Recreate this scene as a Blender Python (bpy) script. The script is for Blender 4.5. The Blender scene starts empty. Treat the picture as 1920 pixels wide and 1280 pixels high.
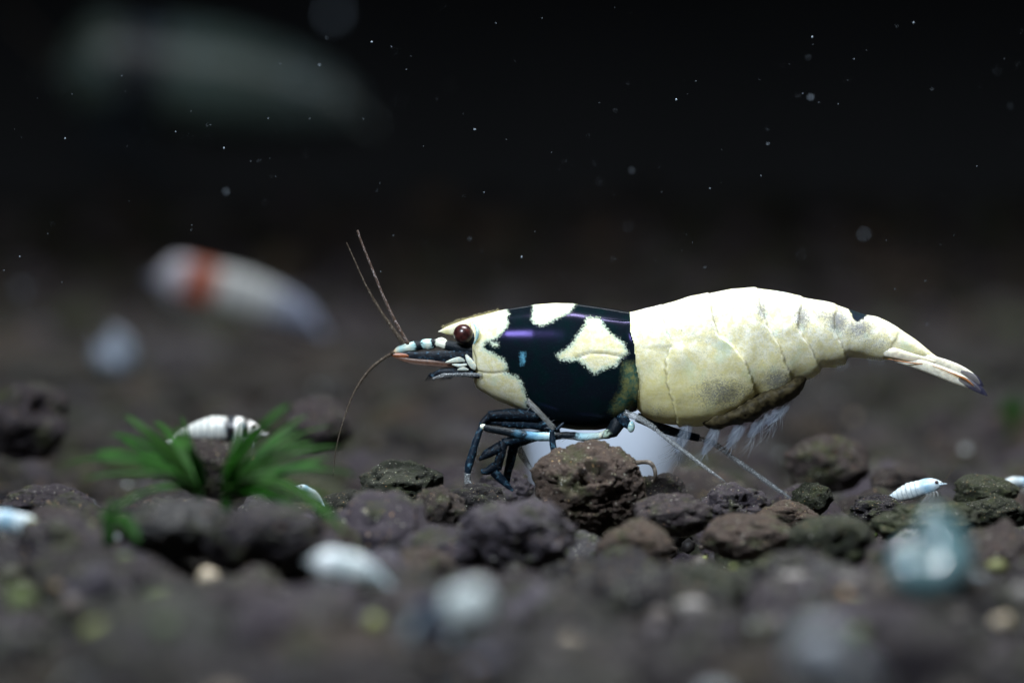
import bpy, bmesh, math, random
import numpy as np
from mathutils import Vector, Matrix, noise as mnoise

random.seed(7)
np.random.seed(7)
scene = bpy.context.scene
COL = scene.collection
scene.unit_settings.system = 'METRIC'
scene.unit_settings.scale_length = 0.01          # one unit is one centimetre

# ------------------------------------------------------------------ camera
PX = 0.002                                        # centimetres per photo pixel in the plane of focus
CAM = Vector((0.0, -20.0, 0.32))
FWD = (Vector((0, 0, 0)) - CAM).normalized()
RGT = Vector((1, 0, 0))
UPV = RGT.cross(FWD)
FD = CAM.length
cd = bpy.data.cameras.new('camera')
cam = bpy.data.objects.new('camera', cd)
COL.objects.link(cam)
cam.location = CAM
cam.rotation_euler = FWD.to_track_quat('-Z', 'Y').to_euler()
cd.sensor_width = 36.0
cd.lens = 36.0 * FD / (1920 * PX)
cd.clip_start = 0.1
cd.clip_end = 500
cd.dof.use_dof = True
cd.dof.focus_distance = FD - 0.08
cd.dof.aperture_fstop = cd.lens * 1e-3 / 0.335     # entrance pupil of 3 mm
scene.camera = cam

# ------------------------------------------------------------------ world and lamps
w = bpy.data.worlds.new('World')
scene.world = w
w.use_nodes = True
bg = w.node_tree.nodes['Background']
bg.inputs[0].default_value = (0.55, 0.72, 1.0, 1)
bg.inputs[1].default_value = 0.016


def area(name, loc, target, sx, sy, power, color, spread=180):
    l = bpy.data.lights.new(name, 'AREA')
    l.shape = 'RECTANGLE'
    l.size, l.size_y = sx, sy
    l.energy = power
    l.color = color
    l.spread = math.radians(spread)
    o = bpy.data.objects.new(name, l)
    COL.objects.link(o)
    o.location = loc
    o.rotation_euler = (Vector(target) - Vector(loc)).to_track_quat('-Z', 'Y').to_euler()
    return o


# the aquarium's lamp bar right over the shrimp, a second one towards the back, and an added soft fill in front
area('lamp_bar', (1.7, -0.6, 11), (1.7, -0.6, 0), 6, 0.8, 1380, (0.96, 0.98, 1.0), 132)
area('rear_lamp_bar', (0, 17.5, 9), (0, 17.5, 0), 36, 3, 1750, (0.94, 0.97, 1.0), 137)
area('front_fill', (-5.0, -12.5, 10), (0.6, -0.5, -0.2), 3.5, 2.5, 370, (0.80, 0.89, 1.0), 55)

vs = scene.view_settings
vs.view_transform = 'Standard'
vs.look = 'None'
vs.exposure = 0.0
vs.gamma = 1.0
vs.use_curve_mapping = False
scene.cycles.use_denoising = True
scene.cycles.max_bounces = 8
scene.cycles.transparent_max_bounces = 16
scene.cycles.sample_clamp_indirect = 6


# ------------------------------------------------------------------ helpers
def P(px, py, d):
    """point at depth d (cm along the view) seen at photo pixel px, py"""
    s = PX * d / FD
    return CAM + FWD * d + RGT * ((px - 960) * s) + UPV * ((640 - py) * s)


def B(px, py, yo=0.0):
    """point of the main shrimp: photo pixels in its own middle plane, yo towards (-) or away (+)"""
    return Vector(((px - 960) * PX, yo * PX, (640 - py) * PX))


GZ = -0.80


def ground_z(x, y):
    z = GZ
    if y > 2:
        z += 0.027 * (y - 2)
    z += 0.035 * math.sin(x * 0.9 + 0.6) * math.cos(y * 0.45) * min(1, max(0.25, abs(y) / 4))
    if y > 21:
        z += 0.0085 * (y - 21) ** 2          # the bed is banked up against the back wall
    z += 0.15 * math.exp(-((x + 1.25) / 0.9) ** 2 - ((y + 1.9) / 1.3) ** 2)
    return z


def catmull(pts, sub):
    pts = [np.array(p, float) for p in pts]
    if len(pts) < 3 or sub <= 1:
        return pts
    out = []
    n = len(pts)
    for i in range(n - 1):
        p0 = pts[max(i - 1, 0)]
        p1, p2 = pts[i], pts[i + 1]
        p3 = pts[min(i + 2, n - 1)]
        for k in range(sub):
            t = k / sub
            out.append(0.5 * ((2 * p1) + (-p0 + p2) * t + (2 * p0 - 5 * p1 + 4 * p2 - p3) * t * t
                              + (-p0 + 3 * p1 - 3 * p2 + p3) * t ** 3))
    out.append(pts[-1])
    return out


class MB:
    def __init__(self):
        self.v, self.f = [], []

    def tube(self, pts, radii, sides=8, sub=4, flat=1.0):
        self.sides = sides
        a = catmull([tuple(p) + (r,) for p, r in zip(pts, radii)], sub)
        P3 = [Vector(q[:3]) for q in a]
        R = [max(q[3], 1e-5) for q in a]
        base = len(self.v)
        t0 = (P3[1] - P3[0]).normalized()
        nrm = Vector((0, 1, 0))
        nrm = (nrm - t0 * nrm.dot(t0))
        if nrm.length < 1e-3:
            nrm = Vector((1, 0, 0)) - t0 * t0.x
        nrm.normalize()
        for i, p in enumerate(P3):
            t = (P3[min(i + 1, len(P3) - 1)] - P3[max(i - 1, 0)]).normalized()
            nrm = (nrm - t * nrm.dot(t)).normalized()
            b = t.cross(nrm)
            for k in range(sides):
                an = 2 * math.pi * k / sides
                self.v.append(tuple(p + nrm * (math.cos(an) * R[i] * flat) + b * (math.sin(an) * R[i])))
        n = len(P3)
        for i in range(n - 1):
            for k in range(sides):
                k2 = (k + 1) % sides
                self.f.append((base + i * sides + k, base + i * sides + k2,
                               base + (i + 1) * sides + k2, base + (i + 1) * sides + k))
        self.f.append(tuple(base + k for k in range(sides))[::-1])
        self.f.append(tuple(base + (n - 1) * sides + k for k in range(sides)))
        return self

    def ball(self, c, r, seg=20, rings=12, sc=(1, 1, 1)):
        base = len(self.v)
        c = Vector(c)
        for i in range(rings + 1):
            th = math.pi * i / rings
            for k in range(seg):
                ph = 2 * math.pi * k / seg
                self.v.append((c.x + r * sc[0] * math.sin(th) * math.cos(ph),
                               c.y + r * sc[1] * math.sin(th) * math.sin(ph),
                               c.z + r * sc[2] * math.cos(th)))
        for i in range(rings):
            for k in range(seg):
                k2 = (k + 1) % seg
                self.f.append((base + i * seg + k, base + (i + 1) * seg + k,
                               base + (i + 1) * seg + k2, base + i * seg + k2))
        return self

    def build(self, name, mat, parent=None, inv=None, smooth=True):
        me = bpy.data.meshes.new(name)
        me.from_pydata(self.v, [], self.f)
        return link(name, me, mat, parent, inv, smooth)


def link(name, me, mat, parent=None, inv=None, smooth=True):
    if smooth and len(me.polygons):
        me.polygons.foreach_set('use_smooth', [True] * len(me.polygons))
    if mat is not None:
        me.materials.append(mat)
    me.update()
    o = bpy.data.objects.new(name, me)
    COL.objects.link(o)
    if parent is not None:
        o.parent = parent
        if inv is not None:
            o.matrix_parent_inverse = inv
    return o


def tag(o, label=None, cat=None, group=None, kind=None):
    if label:
        o['label'] = label
    if cat:
        o['category'] = cat
    if group:
        o['group'] = group
    if kind:
        o['kind'] = kind
    return o


def empty(name, loc):
    o = bpy.data.objects.new(name, None)
    COL.objects.link(o)
    o.location = loc
    o.empty_display_size = 0.1
    return o


def fattr(me, name, arr):
    a = me.attributes.new(name, 'FLOAT', 'POINT')
    a.data.foreach_set('value', np.asarray(arr, dtype=np.float32).ravel())


def vattr(me, name, arr):
    a = me.attributes.new(name, 'FLOAT_VECTOR', 'POINT')
    a.data.foreach_set('vector', np.asarray(arr, dtype=np.float32).ravel())


def cattr(me, name, arr):
    a = me.attributes.new(name, 'FLOAT_COLOR', 'POINT')
    a.data.foreach_set('color', np.asarray(arr, dtype=np.float32).ravel())


# ------------------------------------------------------------------ materials
class NT:
    def __init__(self, name):
        self.m = bpy.data.materials.new(name)
        self.m.use_nodes = True
        self.t = self.m.node_tree
        self.t.nodes.clear()
        self.out = self.t.nodes.new('ShaderNodeOutputMaterial')

    def n(self, typ, **kw):
        nd = self.t.nodes.new('ShaderNode' + typ)
        for k, v in kw.items():
            setattr(nd, k, v)
        return nd

    def set(self, sock, v):
        if isinstance(v, bpy.types.NodeSocket):
            self.t.links.new(v, sock)
        elif v is not None:
            if sock.type == 'RGBA' and len(v) == 3:
                v = (*v, 1)
            sock.default_value = v

    def math(self, op, a, b=None, c=None, clamp=False):
        nd = self.n('Math', operation=op, use_clamp=clamp)
        self.set(nd.inputs[0], a)
        if b is not None:
            self.set(nd.inputs[1], b)
        if c is not None:
            self.set(nd.inputs[2], c)
        return nd.outputs[0]

    def vmath(self, op, a, b=None):
        nd = self.n('VectorMath', operation=op)
        self.set(nd.inputs[0], a)
        if b is not None:
            self.set(nd.inputs[1], b)
        return nd.outputs[0]

    def mix(self, f, a, b, blend='MIX'):
        nd = self.n('Mix', data_type='RGBA', blend_type=blend)
        self.set(nd.inputs[0], f)
        self.set(nd.inputs[6], a)
        self.set(nd.inputs[7], b)
        return nd.outputs[2]

    def ramp(self, f, stops, interp='LINEAR'):
        nd = self.n('ValToRGB')
        cr = nd.color_ramp
        cr.interpolation = interp
        while len(cr.elements) < len(stops):
            cr.elements.new(0.5)
        for e, (p, c) in zip(cr.elements, stops):
            e.position = p
            e.color = (*c, 1) if len(c) == 3 else c
        self.set(nd.inputs[0], f)
        return nd.outputs[0]

    def sstep(self, x, lo, hi, a=0.0, b=1.0):
        nd = self.n('MapRange', interpolation_type='SMOOTHSTEP')
        self.set(nd.inputs[0], x)
        for i, v in enumerate((lo, hi, a, b)):
            self.set(nd.inputs[1 + i], v)
        return nd.outputs[0]

    def noise(self, vec, scale, detail=3, rough=0.5):
        nd = self.n('TexNoise')
        self.set(nd.inputs['Vector'], vec)
        nd.inputs['Scale'].default_value = scale
        nd.inputs['Detail'].default_value = detail
        nd.inputs['Roughness'].default_value = rough
        return nd.outputs[0]

    def attr(self, name, out='Fac'):
        nd = self.n('Attribute', attribute_name=name)
        return nd.outputs[out]

    def obj(self):
        return self.n('TexCoord').outputs['Object']

    def bump(self, h, strength, dist):
        nd = self.n('Bump')
        self.set(nd.inputs['Height'], h)
        nd.inputs['Strength'].default_value = strength
        nd.inputs['Distance'].default_value = dist
        return nd.outputs[0]

    def bsdf(self, **kw):
        nd = self.n('BsdfPrincipled')
        for k, v in kw.items():
            self.set(nd.inputs[k.replace('_', ' ')], v)
        self.t.links.new(nd.outputs[0], self.out.inputs[0])
        return nd


def m_simple(name, col, rough=0.5, var=0.25, scale=60, alpha=1.0, spec=0.5, sss=0.0, trans=0.0, bump=0.0, col2=None):
    t = NT(name)
    nz = t.noise(t.obj(), scale, 4)
    c2 = col2 or tuple(c * (1 - var) for c in col)
    c = t.mix(t.sstep(nz, 0.35, 0.65), col, c2)
    b = t.bsdf(Base_Color=c, Roughness=rough, Alpha=alpha, Specular_IOR_Level=spec)
    if sss:
        b.inputs['Subsurface Weight'].default_value = sss
        b.inputs['Subsurface Radius'].default_value = (0.04, 0.03, 0.02)
        b.inputs['Subsurface Scale'].default_value = 1.0
    if trans:
        b.inputs['Transmission Weight'].default_value = trans
        b.inputs['IOR'].default_value = 1.1
    if bump:
        t.set(b.inputs['Normal'], t.bump(nz, 0.5, bump))
    return t.m


def m_shell():
    """pigment of the main shrimp: milky white plates, inky black carapace"""
    t = NT('shrimp_shell')
    oc = t.obj()
    nb = t.noise(oc, 120, 4, 0.65)
    nf = t.noise(oc, 420, 3, 0.6)
    nl = t.noise(oc, 14, 3)
    nm = t.noise(oc, 45, 4, 0.6)
    # ragged outline of the white areas (signed distance in photo pixels)
    jag = t.math('MULTIPLY', t.math('SUBTRACT', nb, 0.5), 22)
    sd = t.math('ADD', t.math('ADD', t.attr('sdf_white'), jag), t.math('MULTIPLY', t.math('SUBTRACT', nf, 0.5), 12))
    white = t.sstep(sd, -2.4, 3.2)
    # white itself: cream with finer chalk, pale teal blotches, small yellow cells
    wc = t.mix(t.sstep(nm, 0.35, 0.65), (0.74, 0.69, 0.40), (0.86, 0.85, 0.72))
    wc = t.mix(t.math('MULTIPLY', t.sstep(t.noise(oc, 260, 4, 0.75), 0.48, 0.60), 0.55), wc, (0.42, 0.47, 0.44))
    wc = t.mix(t.math('MULTIPLY', t.sstep(nl, 0.54, 0.70), 0.40), wc, (0.50, 0.72, 0.66))
    wc = t.mix(t.math('MULTIPLY', t.sstep(nf, 0.55, 0.72), 0.32), wc, (0.52, 0.52, 0.40))
    wc = t.mix(t.math('MULTIPLY', t.sstep(t.noise(oc, 200, 2), 0.66, 0.74), 0.55), wc, (0.75, 0.55, 0.16))
    # thin pigment at the border of the patches looks blue-green
    wc = t.mix(t.math('MULTIPLY', t.sstep(sd, 11, 0), 0.55), wc, (0.26, 0.58, 0.64))
    wc = t.mix(t.attr('yellow'), wc, (0.72, 0.65, 0.24))
    # dusky speckled pigment cells
    dk = t.math('MULTIPLY', t.attr('dusk'), 1.0)
    dots = t.sstep(t.math('ADD', t.math('ADD', t.math('MULTIPLY', nf, 0.65), t.math('MULTIPLY', nb, 0.35)), t.math('MULTIPLY', dk, 0.26)), 0.58, 0.76)
    dots = t.math('MULTIPLY', dots, t.sstep(dk, 0.05, 0.4))
    wc = t.mix(t.math('MULTIPLY', dots, 0.85), wc, (0.17, 0.18, 0.19))
    bl = t.mix(t.sstep(nl, 0.4, 0.7), (0.0035, 0.006, 0.009), (0.002, 0.008, 0.009))
    bl = t.mix(t.math('MULTIPLY', t.sstep(t.noise(oc, 330, 2, 0.6), 0.60, 0.74), 0.8), bl, (0.012, 0.030, 0.036))
    c = t.mix(white, bl, wc)
    gr = t.sstep(t.math('ADD', t.attr('sdf_green'), jag), -14, 12)
    c = t.mix(t.math('MULTIPLY', gr, 0.9), c, t.mix(t.sstep(nm, 0.35, 0.65), (0.045, 0.13, 0.10), (0.24, 0.25, 0.09)))
    bs = t.sstep(t.math('ADD', t.attr('sdf_blue'), t.math('MULTIPLY', jag, 0.8)), -5, 6)
    c = t.mix(bs, c, (0.12, 0.36, 0.50))
    kk = t.sstep(t.math('ADD', t.attr('sdf_black'), t.math('MULTIPLY', jag, 0.5)), -1.5, 2)
    c = t.mix(kk, c, (0.004, 0.012, 0.014))
    c = t.mix(t.attr('seam'), c, (0.17, 0.155, 0.08))
    h = t.math('ADD', t.math('MULTIPLY', nb, 0.6), t.math('MULTIPLY', nf, 0.4))
    b = t.bsdf(Base_Color=c, Roughness=t.math('ADD', 0.17, t.math('MULTIPLY', white, 0.33)))
    b.inputs['Specular IOR Level'].default_value = 0.10
    t.set(b.inputs['Subsurface Weight'], t.math('MULTIPLY', white, 0.6))
    b.inputs['Subsurface Radius'].default_value = (0.9, 0.9, 0.6)
    b.inputs['Subsurface Scale'].default_value = 0.04
    b.inputs['Sheen Weight'].default_value = 0.0
    b.inputs['Specular Tint'].default_value = (0.42, 0.30, 1.0, 1)
    t.set(b.inputs['Normal'], t.bump(t.math('MULTIPLY', h, t.math('ADD', 0.05, white)), 0.6, 0.006))
    return t.m


def m_banded(name, dark, light, scale, lo=0.45, hi=0.55, rough=0.35, alpha=1.0, attr='u', stops=None):
    """limb colour that changes along its length (attribute u runs 0 to 1)"""
    t = NT(name)
    nz = t.noise(t.obj(), scale, 4, 0.6)
    if stops:
        u = t.math('ADD', t.attr(attr), t.math('MULTIPLY', t.math('SUBTRACT', nz, 0.5), 0.10))
        c = t.ramp(u, stops)
    else:
        c = t.mix(t.sstep(nz, lo, hi), dark, light)
    b = t.bsdf(Base_Color=c, Roughness=t.math('ADD', rough, t.math('MULTIPLY', nz, 0.3)), Alpha=alpha, Specular_IOR_Level=0.16)
    t.set(b.inputs['Normal'], t.bump(nz, 0.6, 0.006))
    return t.m


def m_soil():
    t = NT('soil')
    lp = t.attr('lp', 'Vector')
    oi = t.n('ObjectInfo')
    off = t.n('CombineXYZ')
    for i, k in enumerate((37.0, 91.0, 53.0)):
        t.set(off.inputs[i], t.math('MULTIPLY', oi.outputs['Random'], k))
    lp = t.vmath('ADD', lp, off.outputs[0])
    rnd = t.math('FRACT', t.math('ADD', t.attr('rnd'), t.math('MULTIPLY', oi.outputs['Random'], 7.31)))
    base = t.ramp(rnd, [(0.0, (0.020, 0.015, 0.015)), (0.18, (0.046, 0.034, 0.050)), (0.34, (0.010, 0.009, 0.011)),
                        (0.5, (0.036, 0.023, 0.020)), (0.64, (0.078, 0.068, 0.092)), (0.76, (0.030, 0.040, 0.012)),
                        (0.88, (0.012, 0.010, 0.013)), (1.0, (0.100, 0.066, 0.046))])
    n1 = t.noise(lp, 1.6, 4, 0.6)
    n2 = t.noise(lp, 7, 5, 0.65)
    n3 = t.noise(lp, 26, 4, 0.7)
    c = t.mix(t.sstep(n2, 0.35, 0.7), base, t.mix(0.55, base, (0.02, 0.016, 0.016)))
    c = t.mix(t.math('MULTIPLY', t.sstep(n1, 0.50, 0.68), 0.70), c, (0.040, 0.050, 0.012))
    c = t.mix(t.math('MULTIPLY', t.sstep(n3, 0.60, 0.74), 0.5), c, (0.085, 0.068, 0.06))
    vo = t.n('TexVoronoi')
    vo.inputs['Scale'].default_value = 8.0
    t.set(vo.inputs['Vector'], lp)
    pick = t.math('GREATER_THAN', vo.outputs['Color'], 0.60)
    vf = t.n('TexVoronoi')
    vf.inputs['Scale'].default_value = 19.0
    t.set(vf.inputs['Vector'], lp)
    sp = t.math('MULTIPLY', t.sstep(vo.outputs['Distance'], 0.24, 0.12), pick)
    sp = t.math('MAXIMUM', sp, t.math('MULTIPLY', t.sstep(vf.outputs['Distance'], 0.30, 0.15), t.math('GREATER_THAN', vf.outputs['Color'], 0.68)))  # finer pale dots, wet glints painted into the colour
    spc = t.ramp(t.noise(lp, 3.3, 1), [(0.3, (0.55, 0.52, 0.48)), (0.5, (0.40, 0.42, 0.30)), (0.62, (0.50, 0.28, 0.10)), (0.75, (0.35, 0.42, 0.50))])
    c = t.mix(t.math('MULTIPLY', sp, 0.85), c, spc)
    h = t.math('ADD', t.math('MULTIPLY', n2, 0.6), t.math('MULTIPLY', n3, 0.4))
    b = t.bsdf(Base_Color=c, Roughness=0.62, Specular_IOR_Level=0.35)
    t.set(b.inputs['Normal'], t.bump(h, 1.0, 0.032))
    return t.m


def m_vcol(name, rough=0.6, sss=0.0):
    t = NT(name)
    c = t.attr('tint', 'Color')
    nz = t.noise(t.obj(), 70, 3)
    c = t.mix(t.math('MULTIPLY', t.sstep(nz, 0.4, 0.7), 0.5), c, (0.06, 0.05, 0.04))
    t.bsdf(Base_Color=c, Roughness=rough)
    return t.m


M = {}
M['shell'] = m_shell()
M['soil'] = m_soil()
M['crumb'] = m_vcol('crumbs')
M['eye'] = m_simple('eye_maroon', (0.060, 0.016, 0.014), 0.28, 0.5, 60, col2=(0.020, 0.006, 0.006))
M['dark_limb'] = m_banded('dark_limb', (0.005, 0.012, 0.022), (0.09, 0.21, 0.30), 60, 0.50, 0.78)
M['black_limb'] = m_banded('black_limb', (0.004, 0.007, 0.012), (0.045, 0.10, 0.15), 90, 0.52, 0.74)
M['pale_limb'] = m_simple('pale_limb', (0.55, 0.70, 0.62), 0.35, 0.3, 90, sss=0.4, col2=(0.25, 0.50, 0.55))
M['clear_limb'] = m_simple('clear_limb', (0.40, 0.43, 0.44), 0.25, 0.6, 140, alpha=0.50, spec=0.7)
M['feather'] = m_simple('feather', (0.35, 0.45, 0.60), 0.5, 0.3, 40, alpha=0.10)
M['seta'] = m_simple('seta', (0.38, 0.43, 0.48), 0.4, 0.3, 40, alpha=0.22)
M['whisker'] = m_banded('whisker', (0.07, 0.045, 0.032), (0.34, 0.30, 0.30), 160, 0.50, 0.66, 0.3)
M['thin_whisker'] = m_banded('thin_whisker', (0.06, 0.045, 0.032), (0.16, 0.14, 0.11), 140, 0.5, 0.65, 0.4, alpha=0.75)
M['egg'] = m_simple('egg_brown', (0.062, 0.050, 0.024), 0.6, 0.6, 50, spec=0.15)
M['fan'] = m_simple('fan', (0.78, 0.74, 0.60), 0.35, 0.25, 60, sss=0.4)
M['fan_dark'] = m_simple('fan_dark', (0.05, 0.05, 0.10), 0.3, 0.4, 120, alpha=0.6)
M['fan_rust'] = m_simple('fan_rust', (0.40, 0.16, 0.05), 0.35, 0.4, 100)
M['spine'] = m_simple('spine', (0.50, 0.45, 0.22), 0.5, 0.3, 90)
M['dish'] = m_simple('dish_white', (0.72, 0.82, 0.96), 0.35, 0.06, 6, sss=0.0)
M['dust'] = m_simple('dust', (0.22, 0.27, 0.32), 0.7, 0.2, 5)
M['root'] = m_simple('root', (0.11, 0.09, 0.07), 0.6, 0.4, 60, bump=0.01)
M['cream'] = m_simple('cream', (0.70, 0.70, 0.54), 0.4, 0.3, 110, sss=0.2, col2=(0.50, 0.60, 0.55))
K_, W_, T_ = (0.006, 0.010, 0.014), (0.66, 0.70, 0.58), (0.34, 0.56, 0.56)
M['snout'] = m_banded('snout', K_, W_, 90, rough=0.3, stops=[(0.0, K_), (0.36, K_), (0.38, W_), (0.47, W_), (0.485, K_), (0.52, K_), (0.53, T_), (0.57, W_), (0.63, T_), (0.645, K_),
                                                             (0.71, K_), (0.73, T_), (0.80, (0.60, 0.66, 0.55)), (0.90, T_), (0.95, (0.62, 0.56, 0.40)), (1.0, (0.45, 0.20, 0.08))])
B_ = (0.20, 0.42, 0.56)
M['foreleg'] = m_banded('foreleg', K_, W_, 80, rough=0.3, stops=[(0.0, K_), (0.13, K_), (0.15, (0.40, 0.52, 0.40)), (0.18, (0.55, 0.68, 0.62)), (0.33, (0.36, 0.60, 0.68)), (0.36, K_), (0.50, K_),
                                                                (0.53, (0.45, 0.64, 0.66)), (0.64, B_), (0.68, (0.10, 0.26, 0.40)), (0.71, K_), (0.76, (0.03, 0.09, 0.14)), (0.80, K_), (1.0, K_)])
M['brown_clear'] = m_simple('brown_clear', (0.16, 0.08, 0.05), 0.3, 0.5, 90, alpha=0.5)
M['faint_limb'] = m_simple('faint_limb', (0.22, 0.23, 0.22), 0.3, 0.4, 90, alpha=0.32)
M['tip'] = m_simple('rusty_tip', (0.26, 0.08, 0.03), 0.35, 0.5, 140)


def m_leaf():
    t = NT('leaf_green')
    nz = t.noise(t.obj(), 9, 3)
    oi = t.n('ObjectInfo')
    c = t.mix(t.sstep(nz, 0.35, 0.65), (0.018, 0.105, 0.007), (0.008, 0.040, 0.005))
    c = t.mix(t.math('MULTIPLY', oi.outputs['Random'], 0.6), c, (0.020, 0.050, 0.006))
    d = t.n('BsdfPrincipled')
    t.set(d.inputs['Base Color'], c)
    d.inputs['Roughness'].default_value = 0.6
    d.inputs['Specular IOR Level'].default_value = 0.2
    tr = t.n('BsdfTranslucent')
    t.set(tr.inputs['Color'], t.mix(0.5, c, (0.06, 0.28, 0.02)))
    mx = t.n('MixShader')
    mx.inputs[0].default_value = 0.35
    t.t.links.new(d.outputs[0], mx.inputs[1])
    t.t.links.new(tr.outputs[0], mx.inputs[2])
    t.t.links.new(mx.outputs[0], t.out.inputs[0])
    return t.m


M['leaf'] = m_leaf()


# ------------------------------------------------------------------ the setting: bed of soil and the tank's back wall
def soil_floor():
    xs = np.linspace(-40, 40, 161)
    ys = np.concatenate([np.linspace(-14, 8, 89), np.linspace(8.5, 31, 46)])
    v, f = [], []
    for y in ys:
        for x in xs:
            v.append((x, y, ground_z(x, y) - 0.20 + 0.03 * mnoise.noise((x * 2.1, y * 2.1, 3))))
    nx = len(xs)
    for j in range(len(ys) - 1):
        for i in range(nx - 1):
            a = j * nx + i
            f.append((a, a + 1, a + nx + 1, a + nx))
    me = bpy.data.meshes.new('ground')
    me.from_pydata(v, [], f)
    va = np.array(v)
    vattr(me, 'lp', va * 5)
    fattr(me, 'rnd', np.full(len(v), 0.4))
    o = link('ground', me, M['soil'])
    tag(o, kind='structure')
    return o


soil_floor()
t = NT('back_film')
nz = t.noise(t.obj(), 0.6, 3)
t.bsdf(Base_Color=t.mix(nz, (0.050, 0.054, 0.060), (0.038, 0.042, 0.046)), Roughness=0.8, Specular_IOR_Level=0.2)
mb = MB()
mb.v = [(x, y, z) for x in (-42, 42) for y in (31, 31.5) for z in (-1.5, 8)]
mb.f = [(0, 1, 5, 4), (2, 6, 7, 3), (0, 2, 3, 1), (4, 5, 7, 6), (1, 3, 7, 5), (0, 4, 6, 2)]
tag(mb.build('back_wall', t.m, smooth=False), kind='structure')


# ------------------------------------------------------------------ soil granules
def ico(sub):
    bm = bmesh.new()
    bmesh.ops.create_icosphere(bm, subdivisions=sub, radius=1.0)
    v = np.array([x.co[:] for x in bm.verts])
    f = np.array([[x.index for x in fc.verts] for fc in bm.faces])
    bm.free()
    return v, f


ICO = {k: ico(k) for k in (2, 3, 4, 5, 6)}


def rock(seed, sub, rough=1.0, pits=1.0, cav=()):
    v, f = ICO[sub]
    rs = random.Random(seed)
    o = Vector((rs.uniform(-50, 50), rs.uniform(-50, 50), rs.uniform(-50, 50)))
    sq = np.array([rs.uniform(0.88, 1.12), rs.uniform(0.88, 1.12), rs.uniform(0.72, 0.95)])
    out = np.empty_like(v)
    for i, p in enumerate(v):
        q = Vector(p)
        r = 1 + 0.26 * mnoise.noise(q * 1.1 + o)
        r += rough * 0.13 * mnoise.noise(q * 2.7 + o)
        if sub >= 3:
            r += rough * 0.06 * mnoise.noise(q * 6.3 + o)
            c = mnoise.noise(q * 3.0 + o * 1.7) + 0.55 * mnoise.noise(q * 8.5 + o) + 0.3 * mnoise.noise(q * 17 + o)
            if c > 0.30:
                r -= pits * min(c - 0.30, 0.35) * 0.6
        if sub >= 4:
            r += rough * 0.042 * mnoise.noise(q * 14 + o)
        if sub >= 5:
            r += rough * 0.030 * mnoise.noise(q * 28 + o)
        for (dx, dy, dz, rad, dep) in cav:
            dd = (q - Vector((dx, dy, dz)).normalized()).length + 0.16 * mnoise.noise(q * 5 + o)
            if dd < rad:
                r -= dep * min(1, (rad - dd) / (0.35 * rad))
        out[i] = p * r
    return out * sq, f


def rock_mesh(name, seed, sub, rough=1.0, pits=1.0, cav=()):
    v, f = rock(seed, sub, rough, pits, cav)
    me = bpy.data.meshes.new(name)
    me.from_pydata(v.tolist(), [], f.tolist())
    me.polygons.foreach_set('use_smooth', [True] * len(me.polygons))
    vattr(me, 'lp', v)
    fattr(me, 'rnd', np.full(len(v), random.Random(seed * 3 + 1).random()))
    me.materials.append(M['soil'])
    return me


VAR = [rock_mesh('soil_granule', 100 + i, 4, 1.0 + 0.08 * i, 0.5 + 0.12 * i) for i in range(12)]

placed = []          # (x, y, r)
cells = {}


def occupied(x, y, r, k=0.86):
    cx, cy = int(math.floor(x / 0.5)), int(math.floor(y / 0.5))
    for i in range(cx - 2, cx + 3):
        for j in range(cy - 2, cy + 3):
            for (a, b, c) in cells.get((i, j), ()):
                if (a - x) ** 2 + (b - y) ** 2 < (k * (r + c)) ** 2:
                    return True
    return False


def occupy(x, y, r):
    cells.setdefault((int(math.floor(x / 0.5)), int(math.floor(y / 0.5))), []).append((x, y, r))
    placed.append((x, y, r))


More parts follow.
